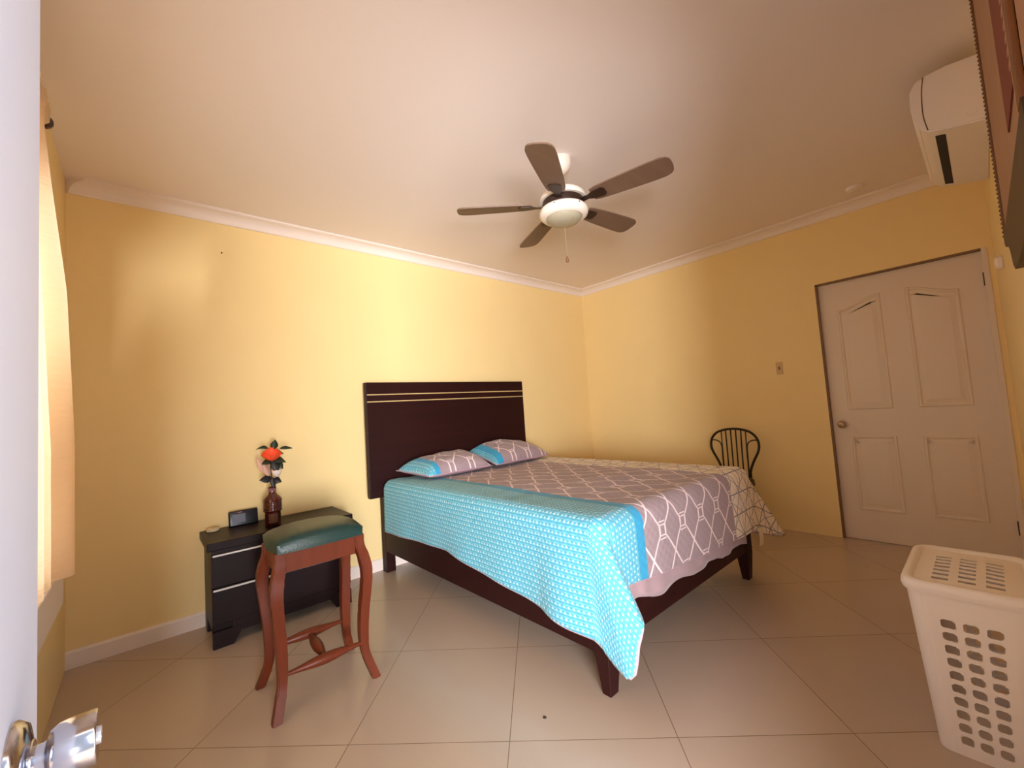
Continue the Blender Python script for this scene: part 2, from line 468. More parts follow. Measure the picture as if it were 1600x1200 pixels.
# reveal lining / jamb
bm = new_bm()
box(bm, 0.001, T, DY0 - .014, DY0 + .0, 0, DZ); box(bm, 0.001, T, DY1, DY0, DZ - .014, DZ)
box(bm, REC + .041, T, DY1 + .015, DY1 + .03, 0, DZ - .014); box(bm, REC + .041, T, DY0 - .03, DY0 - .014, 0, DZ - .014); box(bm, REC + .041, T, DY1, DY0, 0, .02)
obj('reveal', bm, SHADEDJAMB, door)
bm = new_bm(); box(bm, -.006, T, DY1 - .012, DY1 + .016, 0, DZ + .0, .003); obj('jamb', bm, DOORWHITE, door)
def panel(y0, y1, z0, z1, arch):
    """raised moulding frame with a sunk field, z1 may slope: arch = rise at the inner side"""
    bm = new_bm()
    n = 12; top = []
    for i in range(n + 1):
        t = i / n; y = y0 + (y1 - y0) * t
        s = t * t * (3 - 2 * t)
        top.append((y, z1 + arch * (s if arch > 0 else (1 - s) * -1)))
    if arch < 0: top = [(y, z1 - arch * (1 - (i / n) ** 2 * (3 - 2 * i / n))) for i, (y, z) in enumerate(top)]
    out = [(y0, z0)] + [top[0]] + top[1:-1] + [top[-1]] + [(y1, z0)]
    cyy = sum(p[0] for p in out) / len(out); czz = (z0 + z1) / 2
    def ring(ins, x):
        r = []
        for (y, z) in out:
            yy = y + (ins if y < (y0 + y1) / 2 - 1e-9 and abs(y - min(y0, y1)) < 1e-6 else (-ins if abs(y - max(y0, y1)) < 1e-6 else 0))
            zz = z + ins if z == z0 else z - ins
            r.append(bm.verts.new((x, yy, zz)))
        return r
    rings = [ring(0, REC - .0005), ring(.006, REC - .007), ring(.014, REC - .007), ring(.022, REC + .0), ring(.03, REC - .0005), ring(.055, REC - .005)]
    m = len(out)
    for a, b in zip(rings, rings[1:]):
        for i in range(m): bm.faces.new((a[i], a[(i + 1) % m], b[(i + 1) % m], b[i]))
    bm.faces.new(rings[-1])
    return bm
for y0, y1, z0, z1, ar in ((-2.555, -2.825, 1.02, 1.83, .075), (-2.965, -3.235, 1.02, 1.83, -.075), (-2.555, -2.825, .235, .815, 0), (-2.965, -3.235, .235, .815, 0)):
    ya, yb = min(y0, y1), max(y0, y1)
    bmp = panel(ya, yb, z0, z1, (-ar if ar else 0))
    obj('raised_panel', bmp, DOORWHITE, door)
bm = new_bm()
KZ, KY = .905, -2.508
lathe(bm, [(.0, 0), (.030, 0), (.030, -.006), (.012, -.010), (.012, -.034), (.022, -.040), (.027, -.055), (.022, -.068), (0, -.071)], (REC, KY, KZ), 24, 'X')
obj('door_knob', bm, AGED, door, smooth=True)
for hz in (1.86, .22):
    bm = new_bm(); lathe(bm, [(.007, -.045), (.007, .045)], (REC - .004, -3.357, hz), 12)
    obj('hinge', bm, DARKMETAL, door, smooth=True)

# ---- the open door beside the camera, hinged on the front wall
LX, LY0, LY1 = -4.28, -D + .005, -2.638
bm = new_bm(); box(bm, LX - .04, LX, LY0, LY1, .012, 2.04, .003)
od = struct('door_2', bm, OPENDOOR, 'bright white open door at the left edge of the photo', 'door')
kz, ky = .934, -2.757
kn = None
bm = new_bm()
lathe(bm, [(0, 0), (.034, 0), (.034, .003), (.029, .009), (.016, .012), (.0155, .013)], (LX, ky, kz), 40, 'X')
ro = obj('rosette', bm, BRUSHED, od, smooth=True, angle=50)
bm = new_bm()
lathe(bm, [(.0105, .008), (.0105, .018), (.011, .020), (.017, .022), (.0205, .027), (.0215, .034), (.0218, .049), (.0208, .0505), (0, .0505)], (LX, ky, kz), 40, 'X')
obj('door_knob', bm, BRUSHED, od, smooth=True, angle=50)
bm = new_bm(); lathe(bm, [(0.004, .0505), (.007, .0505), (.007, .053), (0, .053)], (LX, ky, kz), 20, 'X'); 
obj('lock_button', bm, CHROME, od, smooth=True)
bm = new_bm(); box(bm, LX - .032, LX - .008, LY1 - .001, LY1 + .0025, kz - .03, kz + .03, .001); obj('latch_plate', bm, BRUSHED, od)
# doorway lining
bm = new_bm()
box(bm, OX0, OX0 + .03, -D - T, -D - .02, 0, OZ); box(bm, OX1 - .03, OX1, -D - T, -D, 0, OZ); box(bm, OX0, OX1, -D - T, -D - .02, OZ - .03, OZ)
struct('trim_3', bm, WHITE_TRIM, 'white lining of the doorway the photo is taken from', 'door frame')

# ------------------------------------------------------------------ bed
BX0, BX1 = -2.79, -1.215
bed = thing('bed', 'dark espresso wooden bed frame with a tall plain headboard', 'bed', (-2.0, -1.1, 0))
bm = new_bm(); box(bm, -2.900, -1.236, -.115, -.065, .585, 1.487, .004)
hb = obj('headboard', bm, ESPRESSO, bed)
for z in (1.389, 1.333):
    bm = new_bm(); box(bm, -2.893, -1.238, -.1175, -.1145, z - .0038, z + .0038); obj('gold_inlay', bm, GOLD, hb)
for x in (-2.790, -1.290):
    bm = new_bm(); box(bm, x, x + .075, -.105, -.035, 0, .60, .003); obj('head_post', bm, ESPRESSO_V, bed)
for x in (BX0, BX1 - .03):
    bm = new_bm(); box(bm, x, x + .03, -2.15, -.105, .165, .375, .003); obj('side_rail', bm, ESPRESSO, bed)
bm = new_bm(); box(bm, BX0 + .03, BX1 - .03, -2.182, -2.155, .185, .375, .003); obj('foot_rail', bm, ESPRESSO, bed)
bm = new_bm(); box(bm, BX0 + .03, BX1 - .03, -.13, -.105, .165, .300, .003); obj('head_rail', bm, ESPRESSO, bed)
bm = new_bm(); box(bm, BX0 + .03, BX1 - .03, -2.15, -.13, .345, .376); obj('slat_platform', bm, ESPRESSO, bed)
for x0, s in ((BX0 - .003, 1), (BX1 + .003, -1)):
    bm = new_bm()
    top = [(x0, -2.192), (x0 + s * .085, -2.192), (x0 + s * .085, -2.12), (x0, -2.12)]
    bot = [(x0 + s * .012, -2.180), (x0 + s * .066, -2.180), (x0 + s * .066, -2.138), (x0 + s * .012, -2.138)]
    rs = []
    for z, q in ((0, bot), (.17, top), (.328, top)):
        rs.append([bm.verts.new((a, b, z)) for a, b in q])
    for a, b in zip(rs, rs[1:]):
        for i in range(4): bm.faces.new((a[i], a[(i + 1) % 4], b[(i + 1) % 4], b[i]))
    bm.faces.new(rs[0]); bm.faces.new(rs[-1])
    bmesh.ops.bevel(bm, geom=bm.edges[:], offset=.003, segments=1, affect='EDGES')
    obj('leg', bm, ESPRESSO_V, bed)

# mattress
bm = new_bm(); box(bm, -2.787, -1.222, -2.152, -.118, .378, .690, .05, 4)
mt = tag(obj('mattress', bm, MATTRESS, smooth=True), 'cream mattress just showing behind the left headboard post under the quilt', 'mattress')

# lilac sheet hanging over the foot rail
bm = new_bm(); n = 90; rows = 10; g = []
for i in range(n + 1):
    x = -2.64 + (1.33) * i / n; t = i / n
    lowz = .305 - .05 * t + .012 * math.sin(t * 23) + .03 * max(0, .15 - t) / .15
    col = []
    for j in range(rows + 1):
        s = j / rows
        z = .56 + (lowz - .56) * s
        y = -2.165 - .033 * min(1, s * 1.4) - .004 * math.sin(t * 55 + 3 * math.sin(t * 9)) * s
        col.append(bm.verts.new((x, y, z)))
    g.append(col)
for i in range(n):
    for j in range(rows): bm.faces.new((g[i][j], g[i + 1][j], g[i + 1][j + 1], g[i][j + 1]))
bsh = tag(obj('bed_sheet', bm, LILAC, smooth=True), 'plain mauve sheet hanging over the foot rail below the quilt hem', 'sheet')
sm = bsh.modifiers.new('thickness', 'SOLIDIFY'); sm.thickness = .003; sm.offset = 1

# quilt ------------------------------------------------------------
QX0, QX1, QY0, QY1, QZ, R = -2.752, -1.248, -.180, -2.150, .712, .06
ARC = R * PI / 2
qb = new_bm(); qd = {}; uvs = {}
def qv(p, uvc):
    k = (round(uvc[0], 4), round(uvc[1], 4), round(p.x, 3), round(p.y, 3), round(p.z, 3))
    if k not in qd:
        v = qb.verts.new(p); qd[k] = v; uvs[v] = uvc
    return qd[k]
def edge_drop(s, L_total):
    """along the drop at arc length s: (outward, downward)"""
    if s < ARC: a = s / R; return R * math.sin(a), R * (1 - math.cos(a))
    return R, R + (s - ARC)
def lerp_table(tb, x):
    for (a, fa), (b, fb) in zip(tb, tb[1:]):
        if x <= b:
            t = (x - a) / (b - a); t = max(0, t); return fa + (fb - fa) * t
    return tb[-1][1]
def left_len(y):
    zt = lerp_table([(-2.2, .235), (-1.93, .262), (-1.62, .300), (-1.03, .372), (-.5, .352), (-.1, .335)], y)
    return ARC + (QZ - R - zt)
def foot_len(x):
    zt = lerp_table([(-2.8, .44), (-2.5, .405), (-2.0, .365), (-1.4, .325), (-1.2, .315)], x)
    return ARC + (QZ - R - zt)
def right_len(y): return ARC + (QZ - R - .34)
def topz(x, y):
    return QZ + .010 * noise.noise((x * 2.2, y * 2.2, 1.3)) + .004 * noise.noise((x * 9, y * 9, 4))
NT, NX, NY, ND = 22, 84, 108, 30
SN = [(i / ND) for i in range(ND + 1)]
xs = [QX0 + (QX1 - QX0) * i / NX for i in range(NX + 1)]
ys = [QY0 + (QY1 - QY0) * i / NY for i in range(NY + 1)]
Ltot = lambda L, t: L * t
def P_top(i, j):
    x, y = xs[i], ys[j]
    e = min(i, NX - i, NY - j) / 4.0
    z = QZ + (topz(x, y) - QZ) * min(1, e)
    return qv(Vector((x, y, z)), (x - QX0 + .04, QY0 - y))
def P_left(t, j):
    y = ys[j]; L = left_len(y); s = L * t; o, d = edge_drop(s, L)
    k = d / .45
    wav = (.010 * math.sin(y * 7 + 1) + .006 * math.sin(y * 17)) * k * k
    q = max(0, (-y - 1.85) / .28)
    wav += -.020 * math.sin(q * PI) * k                       # soft fold before the corner
    if t == 0: return P_top(0, j)
    return qv(Vector((QX0 - o - .006 * k + wav, y, QZ - d)), (.04 - s, QY0 - y))
def P_right(t, j):
    y = ys[j]; L = right_len(y); s = L * t; o, d = edge_drop(s, L)
    if t == 0: return P_top(NX, j)
    return qv(Vector((QX1 + o + .01 * d, y, QZ - d)), (QX1 - QX0 + .04 + s, QY0 - y))
def P_foot(i, t):
    x = xs[i]; L = foot_len(x); s = L * t; o, d = edge_drop(s, L)
    if t == 0: return P_top(i, NY)
    k = d / .4; q = (x - QX0) / (QX1 - QX0)
    wav = (.007 * math.sin(x * 14) * k * k) * min(1, q * 6) * min(1, (1 - q) * 6)
    return qv(Vector((x, QY1 - o - .012 * k + wav, QZ - d)), (x - QX0 + .04, QY0 - QY1 + s))
def quad(a, b, c, d):
    vs4 = []
    for v in (a, b, c, d):
        if v not in vs4: vs4.append(v)
    if len(vs4) >= 3:
        try: qb.faces.new(vs4)
        except ValueError: pass
for i in range(NX):
    for j in range(NY): quad(P_top(i, j), P_top(i, j + 1), P_top(i + 1, j + 1), P_top(i + 1, j))
for k in range(ND):
    t0, t1 = SN[k], SN[k + 1]
    for j in range(NY):
        quad(P_left(t0, j), P_left(t1, j), P_left(t1, j + 1), P_left(t0, j + 1))
        quad(P_right(t0, j), P_right(t0, j + 1), P_right(t1, j + 1), P_right(t1, j))
    for i in range(NX):
        quad(P_foot(i, t0), P_foot(i, t1), P_foot(i + 1, t1), P_foot(i + 1, t0))
# corner flaps in polar cloth coordinates
NTH = 44
LLc, LFc = left_len(QY1), foot_len(QX0)
def sstep(a, b, x):
    t = max(0, min(1, (x - a) / (b - a))); return t * t * (3 - 2 * t)
def flap_left(th, t):
    deg = math.degrees(th)
    rl = lerp_table([(0, LLc), (15, LLc + .025), (30, .585), (41, .612), (46, .605), (55, .50), (63, .445), (75, .405), (90, LFc)], deg)
    r = rl * t
    if t == 0: return P_top(0, NY)
    if th == 0: return P_left(t, NY)
    if abs(deg - 90) < 1e-6: return P_foot(0, t)
    phi = math.radians(lerp_table([(0, 0), (20, 4.5), (41, 14), (46, 16.5), (63, 27.5)], deg) if deg <= 63 else 27.5 * (1 - (deg - 63) / 27))
    o, d = edge_drop(r, rl)
    ha = math.radians(lerp_table([(0, 0), (20, 9), (45, 30), (70, 68), (90, 90)], deg))
    hor = Vector((-math.cos(ha), -math.sin(ha), 0))
    L = max(0, r - ARC)
    front = sstep(72, 58, deg)
    dd = Vector((-.03 * front + .16 * math.sin(max(0, (deg - 63)) / 27 * PI), -math.sin(phi) , -math.cos(phi)))
    base = Vector((QX0, QY1, QZ)) + hor * o + Vector((0, 0, -min(d, R)))
    p = base + dd * L
    p.x += .018 * math.sin(deg / 41 * PI * 1.0) * (L / .5) ** 1.5 if deg < 41 else 0
    o0, d0 = edge_drop(LLc * t, LLc)
    p0 = Vector((QX0 - o0 - .03 * max(0, LLc * t - ARC), QY1, QZ - d0))
    p += (P_left(t, NY).co - p0) * (1 - sstep(0, 34, deg))
    return qv(p, (.04 - r * math.cos(th), QY0 - QY1 + r * math.sin(th)))
LRc, LF2 = right_len(QY1), foot_len(QX1)
def flap_right(th, t):
    deg = math.degrees(th)      # 0 on the foot side, 90 on the right side
    rl = lerp_table([(0, LF2), (25, .50), (45, .565), (65, .50), (90, LRc)], deg)
    r = rl * t
    if t == 0: return P_top(NX, NY)
    if th == 0: return P_foot(NX, t)
    if abs(deg - 90) < 1e-6: return P_right(t, NY)
    o, d = edge_drop(r, rl)
    f = 1 - abs(deg - 45) / 45
    f = f ** .8
    hor = Vector((math.sin(th), -math.cos(th), 0))
    L = max(0, r - ARC)
    phi = math.radians(31 * f)
    dirh = Vector((.84, -.54, 0))
    dd = dirh * math.sin(phi) + Vector((0, 0, -math.cos(phi)))
    p = Vector((QX1, QY1, QZ)) + hor * o + Vector((0, 0, -min(d, R))) + dd * L
    if deg < 45: p.y += .03 * math.sin(deg / 45 * PI) * L / .4
    else: p += Vector((-.02, .02, 0)) * math.sin((deg - 45) / 45 * PI) * L / .4
    return qv(p, (QX1 - QX0 + .04 + r * math.sin(th), QY0 - QY1 + r * math.cos(th)))
for a in range(NTH):
    th0, th1 = PI / 2 * a / NTH, PI / 2 * (a + 1) / NTH
    for k in range(ND):
        t0, t1 = SN[k], SN[k + 1]
        quad(flap_left(th0, t0), flap_left(th0, t1), flap_left(th1, t1), flap_left(th1, t0))
        quad(flap_right(th0, t0), flap_right(th1, t0), flap_right(th1, t1), flap_right(th0, t1))
# hem line for the binding
hem = [P_left(1, j).co.copy() for j in range(NY + 1)]
hem += [flap_left(PI / 2 * a / NTH, 1).co.copy() for a in range(1, NTH)]
hem += [P_foot(i, 1).co.copy() for i in range(NX + 1)]
hem += [flap_right(PI / 2 * a / NTH, 1).co.copy() for a in range(1, NTH)]
hem += [P_right(1, j).co.copy() for j in range(NY, -1, -1)]
tipR = flap_right(PI / 4, 1).co.copy(); footR = P_foot(NX, 1).co.copy()
uvl = qb.loops.layers.uv.new('UVMap')
qb.normal_update()
bmesh.ops.recalc_face_normals(qb, faces=qb.faces[:])
if sum(f.normal.z for f in qb.faces if f.calc_center_median().z > .70) < 0:
    bmesh.ops.reverse_faces(qb, faces=qb.faces[:])
for f in qb.faces:
    for l in f.loops: l[uvl].uv = uvs[l.vert]
quilt = tag(obj('quilt', qb, [QUILT, LINING], smooth=True, angle=180, keep_normals=True),
            'reversible printed quilt over the bed, mauve trellis centre with turquoise checked left drop', 'quilt')
so = quilt.modifiers.new('thickness', 'SOLIDIFY'); so.thickness = .010; so.offset = 1; so.material_offset = 1; so.material_offset_rim = 1
# simplify the hem then run the piping round it
pts = [hem[0]]
for p in hem[1:]:
    if (p - pts[-1]).length > .018: pts.append(p)
bm = new_bm(); sweep(bm, pts, .0075, 8)
tag(obj('binding', bm, BINDING, quilt, smooth=True), 'pinkish mauve piped hem')
bm = new_bm()
tx, ty, tz = footR.x + .055, footR.y - .02, footR.z - .01
g = []
for i in range(5):
    row = []
    for j in range(9):
        row.append(bm.verts.new((tx - .028 + .056 * i / 4, ty - .006 * math.sin(j / 8 * 3) - .004 * i / 4, tz + .02 - .115 * j / 8)))
    g.append(row)
for i in range(4):
    for j in range(8): bm.faces.new((g[i][j], g[i + 1][j], g[i + 1][j + 1], g[i][j + 1]))
ct = tag(obj('care_tag', bm, TAGWHITE, quilt, smooth=True), 'white cloth care tag')
ct.modifiers.new('thickness', 'SOLIDIFY').thickness = .0015

# pillows ------------------------------------------------------------
def pillow(name, label, corners, thick, m, x_off, lift, wedge):
    """corners: front-left, front-right, back-right, back-left (bottom rest points)"""
    bm = new_bm(); uvd = {}; n = 36
    fl, fr, br, bl = [Vector(c) for c in corners]
    wdt = ((fr - fl).length + (br - bl).length) / 2; dpt = ((bl - fl).length + (br - fr).length) / 2
    def pos(u, v, s):
        a, b = (u + 1) / 2, (v + 1) / 2
        # sides pull in slightly between the pointed corners
        pu = u * (1 - .045 * (1 - v * v)); pv = v * (1 - .06 * (1 - u * u))
        a2, b2 = (pu + 1) / 2, (pv + 1) / 2
        base = fl.lerp(fr, a2).lerp(bl.lerp(br, a2), b2)
        prof = max(0, (1 - u ** 4) * (1 - v ** 4)) ** .55
        wr = .008 * noise.noise((u * 2.5, v * 2.5, x_off * 9)) + .004 * noise.noise((u * 7, v * 7, x_off * 5))
        flat = .5 + .5 * (u * u)    # underside rests on the quilt
        h = thick * prof
        z = base.z + wedge(a, b) + (h * .70 + wr * prof if s > 0 else -h * .30)
        return Vector((base.x, base.y, z)), (a * wdt, b * dpt)
    top, botm = {}, {}
    for i in range(n + 1):
        for j in range(n + 1):
            u, v = -1 + 2 * i / n, -1 + 2 * j / n
            edge = i in (0, n) or j in (0, n)
            p, t = pos(u, v, 1); vt = bm.verts.new(p); uvd[vt] = t; top[i, j] = vt
            if edge: botm[i, j] = vt
            else:
                p, t = pos(u, v, -1); vb = bm.verts.new(p); uvd[vb] = t; botm[i, j] = vb
    tf = []
    for i in range(n):
        for j in range(n):
            f = bm.faces.new((top[i, j], top[i + 1, j], top[i + 1, j + 1], top[i, j + 1])); f.material_index = 0
            f = bm.faces.new((botm[i, j], botm[i, j + 1], botm[i + 1, j + 1], botm[i + 1, j])); f.material_index = 1
    l_ = bm.loops.layers.uv.new('UVMap')
    for f in bm.faces:
        for l in f.loops: l[l_].uv = uvd[l.vert]
    edge = [top[i, 0].co.copy() for i in range(n)] + [top[n, j].co.copy() for j in range(n)] + [top[n - i, n].co.copy() for i in range(n)] + [top[0, n - j].co.copy() for j in range(n)]
    o = tag(obj(name, bm, [m, LINING], smooth=True, angle=180), label, 'pillow', 'printed pillows against the headboard')
    b2 = new_bm(); sweep(b2, edge, .004, 6, closed=True); obj('piping', b2, BINDING, o, smooth=True)
    return o
pillow('pillow', 'left printed pillow with a turquoise checked end', [(-2.66, -.60, .757), (-2.07, -.575, .757), (-2.02, -.135, .775), (-2.69, -.135, .775)],
       .135, PILLOW_A, .3, 0, lambda a, b: .055 * b * a)
pillow('pillow', 'right printed pillow with a plain light blue stripe', [(-2.035, -.60, .757), (-1.34, -.53, .757), (-1.27, -.135, .775), (-1.99, -.14, .80)],
       .135, PILLOW_B, 1.7, 0, lambda a, b: .075 * b * (1 - abs(a - .45)))

# ------------------------------------------------------------------ nightstand
NX0, NX1, NYF = -3.925, -3.175, -.40
ns = thing('nightstand', 'low dark brown nightstand with two chrome-edged drawers left of the bed', 'nightstand', (-3.55, -.21, 0))
bm = new_bm(); box(bm, NX0, NX1, NYF + .02, -.022, .085, .53, .003); obj('body', bm, NSWOOD, ns)
bm = new_bm(); box(bm, NX0 - .022, NX1 + .022, NYF - .025, -.020, .53, .575, .004); obj('top', bm, NSWOOD, ns)
bm = new_bm(); box(bm, NX0, NX1, NYF - .002, NYF + .02, .508, .53); obj('frieze', bm, NSWOOD, ns)
for z0, z1 in ((.325, .505), (.125, .318)):
    bm = new_bm(); box(bm, NX0, NX1, NYF - .004, NYF + .02, z0, z1, .003); d = obj('drawer', bm, NSWOOD, ns)
    bm = new_bm(); box(bm, NX0 + .004, NX1 - .004, NYF - .018, NYF - .003, z1 - .010, z1, .002); tag(obj('handle', bm, CHROME, d), 'long chrome pull strip')
for x0, x1 in ((NX0, NX0 + .13), (NX1 - .13, NX1)):
    bm = new_bm()
    s = 1 if x0 == NX0 else -1; xa, xb = (x0, x1) if s > 0 else (x1, x0)
    prism(bm, [(xa, 0), (xa + s * .095, 0), (xa + s * .13, .055), (xa + s * .13, .09), (xa, .09)], 1, NYF - .004, NYF + .03)
    obj('foot', bm, NSWOOD, ns)
    bm = new_bm(); box(bm, min(xa, xa + s * .03), max(xa, xa + s * .03), -.12, -.022, 0, .09); obj('foot', bm, NSWOOD, ns)
bm = new_bm(); box(bm, NX0 + .09, NX1 - .09, NYF + .0, NYF + .018, .06, .125); obj('plinth', bm, NSWOOD, ns)

# alarm clock, leaning back a little
ck = thing('alarm_clock', 'small black alarm clock with a grey display on the nightstand', 'clock', (-3.72, -.06, .575))
rot = Matrix.Rotation(math.radians(-10), 3, 'X') @ Matrix.Rotation(math.radians(0), 3, 'Z')
pv = (-3.72, -.085, .576)
bm = new_bm(); box(bm, -3.800, -3.640, -.085, -.045, .576, .672, .008, 3, rot, pv); obj('case', bm, BLACKPL, ck, smooth=True)
bm = new_bm(); box(bm, -3.783, -3.711, -.0870, -.084, .596, .650, .001, 1, rot, pv); sc_ = tag(obj('display', bm, SCREEN, ck), 'grey display')
bm = new_bm(); box(bm, -3.752, -3.728, -.0866, -.084, .6585, .6625, 0, 1, rot, pv); obj('badge', bm, mat('pale_red_badge', (190, 120, 130), .5), ck)
bm = new_bm()
for (a, b, z0, z1) in ((-3.772, -3.770, .612, .634), (-3.764, -3.752, .612, .614), (-3.764, -3.752, .632, .634), (-3.746, -3.744, .612, .634), (-3.738, -3.736, .612, .634), (-3.736, -3.726, .622, .624), (-3.726, -3.724, .612, .634)):
    pass
bm.free()
bm = new_bm(); box(bm, -3.71, -3.66, -.052, -.024, .576, .581, .002); obj('stand', bm, BLACKPL, ck)

# round cream disc
bm = new_bm(); lathe(bm, [(0, 0), (.030, 0), (.034, .004), (.034, .016), (.031, .020), (.012, .023), (0, .023)], (-3.885, -.085, .575), 28)
tag(obj('round_pot', bm, CREAM, smooth=True), 'small flat round cream pot at the left end of the nightstand', 'pot')

# vase with artificial rose
VX, VY = -3.594, -.275
amber = mat('dark_amber_glass', (74, 24, 18), .12, spec=.6, coat=.5)
vz = thing('vase', 'dark reddish brown ribbed bottle vase on the nightstand', 'vase', (VX, VY, .575))
bm = new_bm()
prof = [(0, 0), (.036, 0), (.040, .004), (.040, .085), (.042, .090)]
for i in range(6):
    z = .092 + i * .010
    prof += [(.047, z), (.049, z + .005), (.0465, z + .009)]
prof += [(.050, .154), (.046, .168), (.034, .184), (.024, .194), (.019, .204), (.019, .232), (.022, .234), (.022, .240), (.016, .240), (.015, .20)]
lathe(bm, [(r * 1.1, z) for r, z in prof], (VX, VY, .575), 36, cap=False)
obj('body', bm, amber, vz, smooth=True, angle=60)
bm = new_bm()
for a0 in (-1.9,):
    n = 10; g = []
    for i in range(n + 1):
        a = math.radians(-125 + 70 * i / n) - .15
        g.append([bm.verts.new((VX + .0446 * math.cos(a), VY + .0446 * math.sin(a), .575 + z)) for z in (.022, .078)])
    for i in range(n): bm.faces.new((g[i][0], g[i + 1][0], g[i + 1][1], g[i][1]))
tag(obj('label_patch', bm, mat('brown_paper_label', (96, 58, 40), .6), vz, smooth=True), 'blank brown paper patch')
bm = new_bm()
for z, r in ((.214, .0235), (.222, .0245), (.230, .0235)):
    lathe(bm, [(r - .004, z - .004), (r, z), (r - .004, z + .004)], (VX, VY, .575), 20, cap=False)
tag(obj('neck_ribbon', bm, mat('lilac_ribbon', (150, 116, 124), .5), vz, smooth=True), 'lilac ribbon round the neck')

GREEN = mat('dark_green_leaf', (30, 48, 30), .5); BLKG = mat('blackish_leaf', (34, 28, 32), .5)
ROSE = mat('orange_red_petals', (255, 92, 52), .6); PALE = mat('sheer_pink_petal', (214, 168, 148), .5); WHT = mat('white_petals', (236, 222, 214), .6)
fr_ = thing('artificial_rose', 'orange-red artificial rose with dark leaves standing in the bottle vase', 'flower', (VX, VY, .80))
def leaf(p, d, L, wd, m, up=(0, -.8, .6), droop=.2):
    bm = new_bm(); d = Vector(d).normalized(); s = d.cross(Vector(up)).normalized(); nn = s.cross(d); n = 8; g = []
    for i in range(n + 1):
        t = i / n; w = wd * math.sin(PI * min(1, t ** .8)) + .0008
        c = Vector(p) + d * L * t - Vector((0, 0, droop * L * t * t))
        g.append([bm.verts.new(c + s * w + nn * .2 * w), bm.verts.new(c), bm.verts.new(c - s * w + nn * .2 * w)])
    for i in range(n):
        for j in range(2): bm.faces.new((g[i][j], g[i + 1][j], g[i + 1][j + 1], g[i][j + 1]))
    o = obj('leaf', bm, m, fr_, smooth=True); o.modifiers.new('thickness', 'SOLIDIFY').thickness = .0015
    return o
bm = new_bm(); sweep(bm, spline([(VX, VY, .70), (VX + .002, VY, .82), (VX - .004, VY, .92), (VX - .004, VY, 1.0)]), .004, 8); obj('stem', bm, GREEN, fr_, smooth=True)
RC = Vector((VX + .002, VY, 1.02))
bm = new_bm()
random.seed(4)
def petal(bm, c, ang, r, h, lean, curl):
    n, m_ = 10, 8; g = []
    for i in range(n + 1):
        u = -1 + 2 * i / n; row = []
        for j in range(m_ + 1):
            v = j / m_
            a = ang + u * .95 * min(1, .35 + 1.2 * v)
            top = 1 - .22 * u * u * u * u
            rr = r * math.sin(min(1, .12 + v * .88) * PI * .5) ** .7 * (1 + lean * max(0, v - .6))
            zz = h * (-.5 + v * top) - curl * max(0, v - .75) ** 1.2 * r
            row.append(bm.verts.new(c + Vector((rr * math.cos(a), rr * math.sin(a), zz))))
        g.append(row)
    for i in range(n):
        for j in range(m_): bm.faces.new((g[i][j], g[i + 1][j], g[i + 1][j + 1], g[i][j + 1]))
for ring, (r, h, nn, ln, cu) in enumerate(((.010, .078, 3, .0, 0), (.020, .080, 3, .1, .1), (.031, .078, 4, .2, .3), (.043, .070, 4, .3, .6), (.053, .056, 5, .3, .8))):
    for k in range(nn): petal(bm, RC + Vector((0, 0, .006 - ring * .005)), 2 * PI * k / nn + ring * .7, r, h, ln, cu)
o = obj('bloom', bm, ROSE, fr_, smooth=True); o.modifiers.new('thickness', 'SOLIDIFY').thickness = .0015
leaf((VX - .015, VY, 1.055), (-.6, .1, .45), .085, .012, GREEN, droop=.6)
leaf((VX + .012, VY - .02, 1.05), (.15, .1, .8), .06, .022, GREEN, up=(0, 1, 0), droop=0)
leaf((VX + .045, VY - .02, 1.05), (.9, 0, .12), .075, .012, GREEN)
leaf((VX + .04, VY, 1.02), (.7, -.3, .05), .03, .012, GREEN)
leaf((VX + .005, VY - .01, .985), (.75, -.2, -.1), .075, .03, GREEN, up=(0, -.6, .8))
leaf((VX - .005, VY - .012, .975), (-.75, -.3, .02), .06, .02, GREEN, up=(0, -.8, .6))
leaf((VX + .005, VY - .012, .98), (.25, -.2, -.8), .085, .026, BLKG, up=(0, -1, .1), droop=0)
leaf((VX + .02, VY - .01, .975), (.35, -.2, -.5), .07, .022, GREEN, up=(0, -1, .1), droop=0)
leaf((VX - .03, VY, .90), (-.45, -.1, .9), .12, .022, PALE, up=(0, -1, .1), droop=0)
leaf((VX - .012, VY, .88), (-.35, -.1, .9), .10, .020, PALE, up=(.3, -1, .1), droop=0)
leaf((VX - .0, VY, .865), (-.9, -.2, .12), .075, .024, BLKG, up=(0, -1, .3), droop=.1)
leaf((VX + .005, VY - .01, .86), (.55, -.3, -.2), .05, .022, BLKG, up=(0, -1, .3), droop=.1)
leaf((VX, VY - .01, .875), (.1, -.1, -.9), .07, .018, BLKG, up=(0, -1, .3), droop=0)
bm = new_bm()
for k in range(7): petal(bm, Vector((VX + .018, VY - .045, .900)), 2 * PI * k / 7, .026, .045, .2, .5)
o = obj('white_blossom', bm, WHT, fr_, smooth=True); o.modifiers.new('thickness', 'SOLIDIFY').thickness = .001

